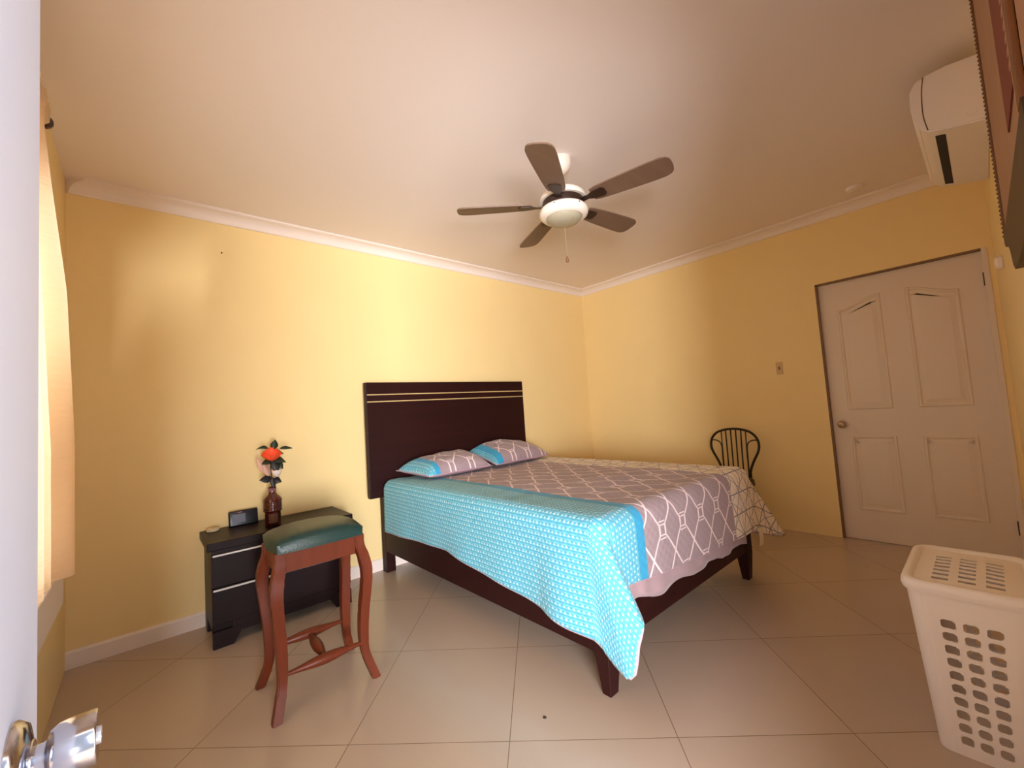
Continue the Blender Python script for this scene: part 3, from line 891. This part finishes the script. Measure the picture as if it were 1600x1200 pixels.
# ------------------------------------------------------------------ bar stool
SX, SY = -3.60, -1.135
st = thing('bar_stool', 'cherry wood bar stool with a dark green leather seat', 'stool', (SX, SY, 0))
bm = new_bm(); n = 24; top = {}
hx, hy = .198, .152
def rr(u, v, k=.90):
    # rounded square mapping
    m_ = max(abs(u), abs(v));
    if m_ == 0: return 0, 0
    l = math.hypot(u, v); q = (m_ / l) ** .22
    return u * q, v * q
tp, bt = {}, {}
for i in range(n + 1):
    for j in range(n + 1):
        u, v = -1 + 2 * i / n, -1 + 2 * j / n
        a, b = rr(u, v)
        dome = (max(0, 1 - u ** 4) * max(0, 1 - v ** 4)) ** .5
        tp[i, j] = bm.verts.new((SX + a * hx, SY + b * hy, .690 + .030 * dome + .010 * (1 - u * u)))
        if i in (0, n) or j in (0, n): bt[i, j] = bm.verts.new((SX + a * hx * .985, SY + b * hy * .985, .652))
for i in range(n):
    for j in range(n): bm.faces.new((tp[i, j], tp[i + 1, j], tp[i + 1, j + 1], tp[i, j + 1]))
loop = [(i, 0) for i in range(n)] + [(n, j) for j in range(n)] + [(n - i, n) for i in range(n)] + [(0, n - j) for j in range(n)]
for k in range(len(loop)):
    a, b = loop[k], loop[(k + 1) % len(loop)]
    bm.faces.new((tp[a], bt[a], bt[b], tp[b]))
bm.faces.new([bt[k] for k in loop])
obj('seat', bm, LEATHER, st, smooth=True, angle=60)
tw = [(.655, .0), (.60, .004), (.54, .022), (.48, .030), (.40, .024), (.30, .012), (.20, .006), (.12, .010), (.06, .028), (0, .052)]
for sx_ in (-1, 1):
    for sy_ in (-1, 1):
        bm = new_bm(); path = []
        for z, o_ in tw: path.append(Vector((SX + sx_ * (.168 + o_ * .75), SY + sy_ * (.112 + o_ * 1.0), z)))
        path = spline(path, 5); rings = []
        for p in path:
            h = .021 - .003 * (p.z < .3) * min(1, (.3 - p.z) / .2) + .003 * math.exp(-((p.z - .52) / .08) ** 2)
            rings.append([bm.verts.new((p.x + a * h, p.y + b * h, max(0, p.z))) for a, b in ((-1, -1), (1, -1), (1, 1), (-1, 1))])
        for a, b in zip(rings, rings[1:]):
            for k in range(4): bm.faces.new((a[k], a[(k + 1) % 4], b[(k + 1) % 4], b[k]))
        bm.faces.new(rings[0]); bm.faces.new(rings[-1])
        es = [e for e in bm.edges if abs(e.verts[0].co.z - e.verts[1].co.z) > 1e-4]
        bmesh.ops.bevel(bm, geom=es, offset=.005, segments=2, affect='EDGES')
        obj('leg', bm, CHERRY, st, smooth=True, angle=50)
for a in ((SX - .15, SX + .15, SY - .128, SY - .108), (SX - .15, SX + .15, SY + .108, SY + .128), (SX - .182, SX - .162, SY - .1, SY + .1), (SX + .162, SX + .182, SY - .1, SY + .1)):
    bm = new_bm(); box(bm, *a, .568, .653, .003); obj('apron', bm, CHERRY, st)
def spindle(p, q, r0, r1):
    bm = new_bm(); p, q = Vector(p), Vector(q); n = 20
    ps = [p.lerp(q, i / n) for i in range(n + 1)]
    rs = [r0 + (r1 - r0) * math.sin(PI * i / n) ** 2.2 for i in range(n + 1)]
    sweep(bm, ps, rs, 14); obj('stretcher', bm, CHERRY, st, smooth=True)
zs = .155
spindle((SX - .165, SY - .125, zs), (SX + .165, SY - .125, zs), .009, .023)
spindle((SX - .165, SY + .125, zs + .02), (SX + .165, SY + .125, zs + .02), .009, .023)
spindle((SX, SY - .125, zs), (SX, SY + .125, zs + .02), .010, .024)

# ------------------------------------------------------------------ metal chair
cx_, cyc = -.15, -1.733
ch = thing('metal_chair', 'dark metal chair with a fan-shaped barred back behind the bed', 'chair', (-.36, cyc, 0))
def bk(yo, z): return (cx_ + .07 * (.9 - z) * -.55, cyc + yo, z)
half = [(-.128, .0), (-.120, .44), (-.123, .52), (-.152, .60), (-.196, .69), (-.206, .755), (-.188, .815), (-.14, .862), (-.07, .885), (0, .892)]
pth = [bk(y, z) for y, z in half] + [bk(-y, z) for y, z in half[-2::-1]]
bm = new_bm(); sweep(bm, spline(pth, 6), .0105, 10); obj('back_frame', bm, BLACKIRON, ch, smooth=True)
for y in (-.063, -.021, .021, .063):
    bm = new_bm(); sweep(bm, spline([bk(y, .45), bk(y * 1.0, .66), bk(y * 1.05, .883)], 4), .0062, 8); obj('back_bar', bm, BLACKIRON, ch, smooth=True)
for s in (-1, 1):
    bm = new_bm(); sweep(bm, spline([bk(s * .108, .45), bk(s * .108, .62), bk(s * .112, .745), bk(s * .148, .785), bk(s * .195, .79)], 6), .0055, 8); obj('back_bar', bm, BLACKIRON, ch, smooth=True)
    bm = new_bm(); sweep(bm, spline([bk(s * .105, .45), bk(s * .104, .65), bk(s * .105, .872)], 4), .0055, 8); obj('back_bar', bm, BLACKIRON, ch, smooth=True)
bm = new_bm(); lathe(bm, [(0, .435), (.185, .435), (.205, .445), (.205, .465), (.19, .478), (0, .482)], (-.37, cyc, 0), 40); obj('seat', bm, mat('black_vinyl', (28, 20, 18), .5), ch, smooth=True)
bm = new_bm(); sweep(bm, [(-.37 + .2 * math.cos(a), cyc + .2 * math.sin(a), .432) for a in [2 * PI * k / 32 for k in range(32)]], .010, 8, closed=True); obj('seat_ring', bm, BLACKIRON, ch, smooth=True)
for a in (2.5, -2.5):
    bm = new_bm(); sweep(bm, spline([(-.37 + .19 * math.cos(a), cyc + .19 * math.sin(a), .43), (-.37 + .21 * math.cos(a), cyc + .21 * math.sin(a), .25), (-.37 + .24 * math.cos(a), cyc + .24 * math.sin(a), 0)], 5), .0105, 8); obj('leg', bm, BLACKIRON, ch, smooth=True)

# ------------------------------------------------------------------ ceiling fan
FX, FY = -2.34, -1.76
fan = thing('ceiling_fan', 'five-bladed ceiling fan with brown blades and white light kit', 'ceiling fan', (FX, FY, H))
bm = new_bm(); lathe(bm, [(0, H), (.064, H), (.066, H - .02), (.060, H - .05), (.044, H - .073), (.022, H - .085), (0, H - .085)], (FX, FY, 0), 36); obj('canopy', bm, FANWHITE, fan, smooth=True)
bm = new_bm(); lathe(bm, [(.0125, H - .21), (.0125, H - .08)], (FX, FY, 0), 16); obj('downrod', bm, FANWHITE, fan, smooth=True)
bm = new_bm(); lathe(bm, [(0, 2.480), (.020, 2.478), (.022, 2.458), (.07, 2.452), (.115, 2.440), (.132, 2.424), (.135, 2.405), (.135, 2.396), (0, 2.396)], (FX, FY, 0), 44); obj('motor_housing', bm, FANWHITE, fan, smooth=True)
bm = new_bm(); lathe(bm, [(.118, 2.397), (.122, 2.380), (.118, 2.352), (.0, 2.352)], (FX, FY, 0), 44); obj('blade_hub', bm, DARKMETAL, fan, smooth=True)
bm = new_bm(); lathe(bm, [(.0, 2.354), (.112, 2.354), (.130, 2.350), (.141, 2.338), (.143, 2.322), (.138, 2.308), (.126, 2.297), (.108, 2.292), (.104, 2.296), (.0, 2.297)], (FX, FY, 0), 52)
lr = obj('light_ring', bm, FANWHITE, fan, smooth=True, angle=50)
for k in range(3):
    a = math.radians(200 + 60 * k)
    bm = new_bm(); lathe(bm, [(0, -.002), (.004, 0), (.004, .004), (0, .006)], (FX + .141 * math.cos(a), FY + .141 * math.sin(a), 2.330), 10, 'Z'); obj('screw', bm, DARKMETAL, lr, smooth=True)
bm = new_bm(); lathe(bm, [(.104, 2.2965), (.100, 2.286), (.082, 2.270), (.05, 2.259), (.02, 2.255), (0, 2.2545)], (FX, FY, 0), 44, cap=False); obj('light_bowl', bm, GLASSBOWL, fan, smooth=True)
for k in range(5):
    a = math.radians(-77 + 72 * k); Rz = Matrix.Rotation(a, 3, 'Z') @ Matrix.Rotation(math.radians(-11), 3, 'X')
    def tr(p): return Vector((FX, FY, 2.373)) + Rz @ Vector(p)
    outl = []
    for x, w in ((.185, .046), (.22, .055), (.30, .062), (.42, .068), (.52, .072), (.575, .071), (.602, .062), (.617, .045), (.622, .02)):
        outl.append((x, w))
    ring = [(x, w) for x, w in outl] + [(x, -w) for x, w in reversed(outl)]
    bm = new_bm()
    A = [bm.verts.new(tr((x, y, .004))) for x, y in ring]; B = [bm.verts.new(tr((x, y, -.004))) for x, y in ring]
    bm.faces.new(A); bm.faces.new(B[::-1]); n = len(ring)
    for i in range(n): bm.faces.new((A[i], B[i], B[(i + 1) % n], A[(i + 1) % n]))
    bl = obj('blade', bm, BLADE, fan)
    bm = new_bm()
    rg = [(.10, .022), (.16, .016), (.19, .03), (.25, .036), (.265, .02)]
    rg = rg + [(x, -y) for x, y in reversed(rg)]
    A = [bm.verts.new(tr((x, y, -.0045))) for x, y in rg]; B = [bm.verts.new(tr((x, y, -.0085))) for x, y in rg]
    bm.faces.new(A); bm.faces.new(B[::-1]); n = len(rg)
    for i in range(n): bm.faces.new((A[i], B[i], B[(i + 1) % n], A[(i + 1) % n]))
    obj('blade_iron', bm, DARKMETAL, bl)
bm = new_bm(); sweep(bm, [(FX - .03, FY - .10, 2.30), (FX - .012, FY - .07, 2.255), (FX, FY - .0, 2.24), (FX, FY, 2.065)], .0014, 6); pc = obj('pull_chain', bm, mat('tan_chain', (170, 138, 100), .5), fan, smooth=True)
bm = new_bm(); lathe(bm, [(0, 2.028), (.008, 2.032), (.0105, 2.042), (.007, 2.056), (.003, 2.068), (0, 2.07)], (FX, FY, 0), 14); obj('pull_knob', bm, mat('brown_wood_bead', (120, 86, 58), .5), pc, smooth=True)

# ------------------------------------------------------------------ air conditioner on the front wall
AX0, AX1 = -1.58, -.77
ac = thing('air_conditioner', 'white wall-mounted air conditioner near the ceiling above the closed door', 'air conditioner', (-1.17, -D, 2.4))
pf = [(-D + .002, 2.548), (-D + .10, 2.560), (-D + .165, 2.556), (-D + .200, 2.535), (-D + .214, 2.50), (-D + .217, 2.43), (-D + .212, 2.36), (-D + .198, 2.322), (-D + .175, 2.300), (-D + .12, 2.286), (-D + .002, 2.262)]
bm = new_bm(); prism(bm, pf, 0, AX0, AX1); bmesh.ops.bevel(bm, geom=[e for e in bm.edges if abs(e.verts[0].co.x - e.verts[1].co.x) < 1e-5], offset=.008, segments=2, affect='EDGES')
body = obj('body', bm, WHITEPL, ac, smooth=True, angle=35)
bm = new_bm()
fp = [(-D + .180, 2.556), (-D + .204, 2.540), (-D + .221, 2.505), (-D + .2245, 2.43), (-D + .219, 2.365), (-D + .205, 2.332), (-D + .19, 2.335)]
prism(bm, fp, 0, AX0 + .004, AX1 - .004); bmesh.ops.bevel(bm, geom=[e for e in bm.edges if abs(e.verts[0].co.x - e.verts[1].co.x) < 1e-5], offset=.004, segments=1, affect='EDGES'); obj('front_panel', bm, WHITEPL, ac, smooth=True, angle=35)
# outlet slot in the underside with its louver
bm = new_bm()
def und(y): return 2.286 + (y - (-D + .12)) / .055 * .014
ya, yb = -D + .128, -D + .160
prism(bm, [(ya, und(ya) - .0012), (yb, und(yb) - .0012), (yb, und(yb) + .012), (ya, und(ya) + .012)], 0, AX0 + .06, AX1 - .05)
tag(obj('air_outlet', bm, mat('black_vent', (12, 9, 8), .6), ac), 'black outlet slot')
bm = new_bm(); lathe(bm, [(0, -.001), (.014, -.001), (.0155, .001)], (AX0 - .0005, -D + .045, 2.315), 20, 'X'); obj('screw_cover', bm, WHITEPL, ac, smooth=True)
bm = new_bm(); sweep(bm, spline([(AX0 + .0005, -D + y, z) for y, z in ((.172, 2.550), (.181, 2.50), (.186, 2.43), (.186, 2.37), (.178, 2.310))], 5), .0022, 8)
tag(obj('panel_seam', bm, mat('grey_seam', (96, 80, 66), .7), ac, smooth=True), 'dark curved seam')

# ------------------------------------------------------------------ framed textile on the front wall
YF = -D
wh = thing('wall_hanging', 'large framed textile wall hanging with a beaded edge and dark carved base', 'wall hanging', (-2.45, YF, 1.6))
hx0, hx1, hz0, hz1 = -3.02, -1.87, 1.69, 2.62
bm = new_bm(); box(bm, hx0, hx1, YF + .001, YF + .014, hz0, hz1)
bk_ = obj('backing_cloth', bm, mat('mauve_beige_cloth', (168, 130, 104), .8, var=.15, vscale=9), wh)
bm = new_bm(); box(bm, hx1 - .012, hx1 + .006, YF + .001, YF + .020, hz0, hz1, .003); es_ = tag(obj('edge_strip', bm, mat('brown_edge_wood', (112, 72, 42), .5), wh), 'brown beaded edge strip')
bm = new_bm()
for k in range(58):
    z = hz0 + .012 + k * (hz1 - hz0 - .02) / 57
    r_ = bmesh.ops.create_uvsphere(bm, u_segments=8, v_segments=6, radius=.0062)
    bmesh.ops.translate(bm, vec=(hx1 + .008, YF + .017, z), verts=r_['verts'])
obj('bead_row', bm, mat('dark_bead', (86, 52, 28), .4), es_, smooth=True)
bm = new_bm(); box(bm, -2.90, -2.58, YF + .0145, YF + .0175, 1.80, hz1 - .02)
rp = tag(obj('red_panel', bm, mat('brick_red_cloth', (122, 58, 44), .8, var=.15, vscale=14), wh), 'brick red woven panel')
bm = new_bm()
for k in range(26):
    z = 1.83 + k * .0295
    box(bm, -2.865, -2.835, YF + .0174, YF + .0186, z, z + .012, .0005, 1)
obj('pale_motif', bm, mat('pale_pink_thread', (180, 130, 122), .8), rp)
bm = new_bm(); box(bm, -2.955, -2.90, YF + .0145, YF + .021, hz0 + .02, hz1 - .01, .003); tag(obj('gold_strip', bm, mat('tan_gold_wood', (190, 142, 86), .5), wh), 'tan gold strip')
bm = new_bm(); box(bm, hx0, -2.955, YF + .0145, YF + .024, hz0, hz1, .003); obj('side_strip', bm, mat('orange_brown_wood', (116, 66, 26), .5), wh)
bm = new_bm()
cr = [(-3.02, hz0), (-3.02, 1.53), (-2.9, 1.51), (-2.40, 1.505), (-2.26, 1.512), (-2.20, 1.535), (-2.13, 1.60), (-2.04, 1.635), (-1.95, 1.645), (-1.905, 1.665), (-1.90, hz0)]
prism(bm, [(x, z) for x, z in cr], 1, YF + .001, YF + .022)
tag(obj('carved_base', bm, mat('dark_carved_wood', (62, 38, 22), .5, var=.2, vscale=20), wh), 'dark curved wooden base board')

# small white round fitting
bm = new_bm(); lathe(bm, [(0, 0), (.030, 0), (.034, .004), (.034, .018), (.026, .027), (0, .030)], (-1.0, -D, 1.765), 28, 'Y')
# lathe on Y runs outward along +Y
tag(obj('round_fitting', bm, WHITEPL, smooth=True), 'small round white fitting on the wall beside the closed door', 'wall fitting')

# switch on the right wall
sw = thing('light_switch', 'small cream light switch on the yellow wall left of the closed door', 'light switch', (0, -2.114, 1.407))
bm = new_bm(); box(bm, -.007, 0, -2.139, -2.089, 1.352, 1.462, .003); obj('plate', bm, mat('tan_switch_plate', (214, 184, 140), .5), sw)
bm = new_bm(); box(bm, -.011, -.006, -2.121, -2.107, 1.392, 1.422, .002); obj('toggle', bm, mat('brown_toggle', (150, 112, 66), .5), sw)

# ceiling disc above the door
bm = new_bm(); lathe(bm, [(0, H), (.052, H), (.055, H - .006), (.048, H - .022), (.02, H - .03), (0, H - .03)], (-.30, -2.80, 0), 28)
tag(obj('smoke_detector', bm, CEIL, smooth=True), 'small round pale fixture on the ceiling above the closed door', 'ceiling fixture')

# nail and speck
bm = new_bm(); lathe(bm, [(0, 0), (.0022, 0), (.0022, -.012), (.005, -.012), (.005, -.014), (0, -.0145)], (-3.798, 0, 2.373), 10, 'Y')
nl = tag(obj('nail', bm, DARKMETAL, smooth=True), 'tiny dark nail in the yellow wall above the nightstand', 'nail')
bm = new_bm(); lathe(bm, [(0, .0), (.0075, .0), (.006, .0015), (.003, .0025), (0, .0027)], (-3.041, -2.056, 0), 10)
tag(obj('floor_speck', bm, mat('dark_crumb', (52, 38, 30), .8), smooth=True), 'tiny dark speck on the tiles in front of the bed', 'speck')

# ------------------------------------------------------------------ laundry hamper
HX0, HX1, HY0, HY1 = -2.275, -1.835, -3.345, -3.055
hp = thing('laundry_hamper', 'white plastic laundry hamper with rows of square holes and a lid', 'hamper', (-2.055, -3.20, 0))
def hamper_body():
    bm = new_bm(); HT = .520; r = .05; mcx, mcy = (HX0 + HX1) / 2, (HY0 + HY1) / 2
    def outline(z, ins=0):
        k = .035 * (1 - z / HT) + ins
        x0, x1, y0, y1 = HX0 + k, HX1 - k, HY0 + k, HY1 - k
        return x0, x1, y0, y1
    # walls built as grids with real holes
    zr = [0.0, .012]
    holes_z = [.052 + i * .0408 for i in range(10)]
    zl = []
    for z in holes_z: zl += [z - .0135, z + .0135]
    zs_ = [.0, .012] + zl + [.47, HT]
    def wall(n_cols, pitch, hw, L0, fn):
        # parameter s across 0..1, columns centred; returns
        half = L0 / 2
        cs = [(-(n_cols - 1) / 2 + i) * pitch for i in range(n_cols)]
        ss = [-half + r] + [q for c in cs for q in (c - hw, c + hw)] + [half - r]
        g = {}
        for i, s in enumerate(ss):
            for j, z in enumerate(zs_): g[i, j] = bm.verts.new(fn(s, z))
        for i in range(len(ss) - 1):
            for j in range(len(zs_) - 1):
                hole = (i % 2 == 1) and (i < len(ss) - 1) and (j >= 2 and (j % 2 == 0) and j < 2 + len(zl))
                if hole:
                    # rounded hole: octagon inside the cell
                    a, b, c, d = g[i, j].co, g[i + 1, j].co, g[i + 1, j + 1].co, g[i, j + 1].co
                    cen = (a + b + c + d) / 4
                    f = .36
                    oct_ = [a.lerp(b, f), b.lerp(a, f), b.lerp(c, f), c.lerp(b, f), c.lerp(d, f), d.lerp(c, f), d.lerp(a, f), a.lerp(d, f)]
                    # corner triangles only
                    for cr_, p, q in ((g[i, j], oct_[7], oct_[0]), (g[i + 1, j], oct_[1], oct_[2]), (g[i + 1, j + 1], oct_[3], oct_[4]), (g[i, j + 1], oct_[5], oct_[6])):
                        m1 = cr_.co.lerp(p, .55); m2 = cr_.co.lerp(q, .55); mid = cr_.co.lerp((p + q) / 2, .55)
                        v = [bm.verts.new(m1), bm.verts.new(mid), bm.verts.new(m2)]
                        bm.faces.new((cr_, v[0], v[1], v[2]))
                else:
                    bm.faces.new((g[i, j], g[i + 1, j], g[i + 1, j + 1], g[i, j + 1]))
        return g, len(ss)
    def kz(z): return .035 * (1 - z / HT)
    fnL = lambda s, z: Vector((HX0 + kz(z), mcy + s * (1 - .0 * z) * ((HY1 - HY0 - 2 * kz(z)) / (HY1 - HY0)), z))
    fnR = lambda s, z: Vector((HX1 - kz(z), mcy - s * ((HY1 - HY0 - 2 * kz(z)) / (HY1 - HY0)), z))
    fnB = lambda s, z: Vector((mcx + s * ((HX1 - HX0 - 2 * kz(z)) / (HX1 - HX0)), HY1 - kz(z), z))
    fnF = lambda s, z: Vector((mcx - s * ((HX1 - HX0 - 2 * kz(z)) / (HX1 - HX0)), HY0 + kz(z), z))
    Wy, Wx = HY1 - HY0, HX1 - HX0
    order = [(3, Wy, fnL), (6, Wx, fnB), (3, Wy, fnR), (6, Wx, fnF)]
    gs = [wall(nc, .0525, .0178, L0, fn) for nc, L0, fn in order]
    nz = len(zs_)
    # rounded corners between neighbouring walls
    for q in range(4):
        (ga, na), (gb, nb) = gs[q], gs[(q + 1) % 4]
        prev = [ga[na - 1, j] for j in range(nz)]; K = 6
        for k in range(1, K + 1):
            cur = []
            for j in range(nz):
                a, b = ga[na - 1, j].co, gb[0, j].co
                da = (ga[na - 1, j].co - ga[na - 2, j].co).normalized()
                corner = a + da * (b - a).dot(da)
                t = k / K
                p = a * (1 - t) ** 2 + corner * 2 * t * (1 - t) + b * t * t
                cur.append(gb[0, j] if k == K else bm.verts.new(p))
            for j in range(nz - 1): bm.faces.new((prev[j], cur[j], cur[j + 1], prev[j + 1]))
            prev = cur
    bmesh.ops.remove_doubles(bm, verts=bm.verts[:], dist=1e-5)
    # bottom
    bv = [e for e in bm.edges if e.is_boundary and max(e.verts[0].co.z, e.verts[1].co.z) < 1e-4]
    bmesh.ops.edgeloop_fill(bm, edges=bv) if bv else None
    return bm
o = obj('basket', hamper_body(), WHITEPL, hp)
o.modifiers.new('thickness', 'SOLIDIFY').thickness = .003
# lid: rim + perforated panel
def rrect(x0, x1, y0, y1, r, k=6):
    pts = []
    for cx, cy2, a0 in ((x1 - r, y1 - r, 0), (x0 + r, y1 - r, 90), (x0 + r, y0 + r, 180), (x1 - r, y0 + r, 270)):
        for i in range(k + 1):
            a = math.radians(a0 + 90 * i / k); pts.append((cx + r * math.cos(a), cy2 + r * math.sin(a)))
    return pts
bm = new_bm()
rg = []
for ins, z in ((.012, .505), (-.008, .508), (-.012, .522), (-.010, .538), (-.002, .546), (.012, .546), (.020, .536)):
    rg.append([bm.verts.new((x, y, z)) for x, y in rrect(HX0 + ins, HX1 - ins, HY0 + ins, HY1 - ins, .05 - ins * .5)])
n = len(rg[0])
for a, b in zip(rg, rg[1:]):
    for i in range(n): bm.faces.new((a[i], a[(i + 1) % n], b[(i + 1) % n], b[i]))
lid = obj('lid', bm, WHITEPL, hp, smooth=True, angle=50)
bm = new_bm()
# lid panel with slots: two fields of three columns of slots
lx0, lx1, ly0, ly1 = HX0 + .020, HX1 - .020, HY0 + .020, HY1 - .020
xe = [lx0]; cols = []
nrow = 7
for i in range(nrow):
    c = lx0 + .055 + i * .040; xe += [c - .010, c + .010]
xe.append(lx1)
ye = [ly0]
mcy = (ly0 + ly1) / 2
for c in (-.062, 0, .062): ye += [mcy + c - .020, mcy + c + .020]
ye.append(ly1)
def lz(x, y): return .536 + .010 * (1 - ((x - (lx0 + lx1) / 2) / .2) ** 2) * (1 - ((y - mcy) / .14) ** 2)
gv = {(i, j): bm.verts.new((x, y, lz(x, y))) for i, x in enumerate(xe) for j, y in enumerate(ye)}
for i in range(len(xe) - 1):
    for j in range(len(ye) - 1):
        if i % 2 == 1 and j % 2 == 1: continue
        bm.faces.new((gv[i, j], gv[i + 1, j], gv[i + 1, j + 1], gv[i, j + 1]))
o = obj('slotted_panel', bm, WHITEPL, lid); o.modifiers.new('thickness', 'SOLIDIFY').thickness = .003

# ------------------------------------------------------------------ curtain and rod on the left wall
RZ, RX = 2.40, -4.470
rod = thing('curtain_rod', 'dark curtain rod above the window at the left wall', 'curtain rod', (-W, -1.5, RZ))
bm = new_bm(); sweep(bm, [(RX, -2.42, RZ), (RX, -1.02, RZ)], .011, 12); obj('pole', bm, RODWOOD, rod, smooth=True)
for y in (-1.02, -2.42):
    s = 1 if y > -1.5 else -1
    bm = new_bm(); lathe(bm, [(0, 0), (.013, 0), (.015, -s * .008), (.024, -s * .020), (.025, -s * .032), (.014, -s * .046), (0, -s * .052)], (RX, y, RZ), 20, 'Y'); obj('finial', bm, RODWOOD, rod, smooth=True)
    bm = new_bm(); box(bm, -W, RX + .01, y - s * .03 - .008, y - s * .03 + .008, RZ - .026, RZ - .013, .002); box(bm, -W, -W + .012, y - s * .03 - .016, y - s * .03 + .016, RZ - .07, RZ + .03, .003); obj('bracket', bm, RODWOOD, rod)
def free_edge(z, back):
    tb = [(.60, -.70), (.87, -.70), (1.16, -.76), (1.69, -.98), (2.06, -1.16), (2.25, -1.16), (2.45, -1.06)] if back else [(.6, -.84), (.68, -.84), (1.16, -.85), (1.69, -1.05), (2.06, -1.21), (2.25, -1.24), (2.45, -1.10)]
    return lerp_table(tb, z)
bm = new_bm(); n, rows = 180, 44; g = []
for i in range(n + 1):
    t = i / n; col = []
    for j in range(rows + 1):
        s = j / rows
        zb = .735 if t < .045 else .68
        z = 2.445 + (zb - 2.445) * s
        if t < .06: y = free_edge(z, True) + (free_edge(z, False) - .02 - free_edge(z, True)) * (t / .06)
        else: y = free_edge(z, False) - .02 + (-2.40 - free_edge(z, False)) * ((t - .06) / .94)
        amp = .014 + .006 * s
        ph = t * 2 * PI * 12
        x = RX + .004 + amp * math.sin(ph + .6 * math.sin(s * 4))
        if t < .06: x = RX - .012 + (x - RX + .012) * (t / .06) + .004 * math.sin(s * 9)
        elif t < .14: x += .048 * math.sin((t - .06) / .08 * PI) * min(1, s * 2.5)
        if abs(z - RZ) < .07:      # gathered header, in front of the pole
            x = max(x, RX + .015)
            x += .006 * math.sin(t * 2 * PI * 30)
        col.append(bm.verts.new((x, y, z)))
    g.append(col)
for i in range(n):
    for j in range(rows): bm.faces.new((g[i][j], g[i + 1][j], g[i + 1][j + 1], g[i][j + 1]))
cu = tag(obj('curtain', bm, CURTAIN, smooth=True, angle=180), 'cream curtain glowing with daylight behind the open door at the left', 'curtain')
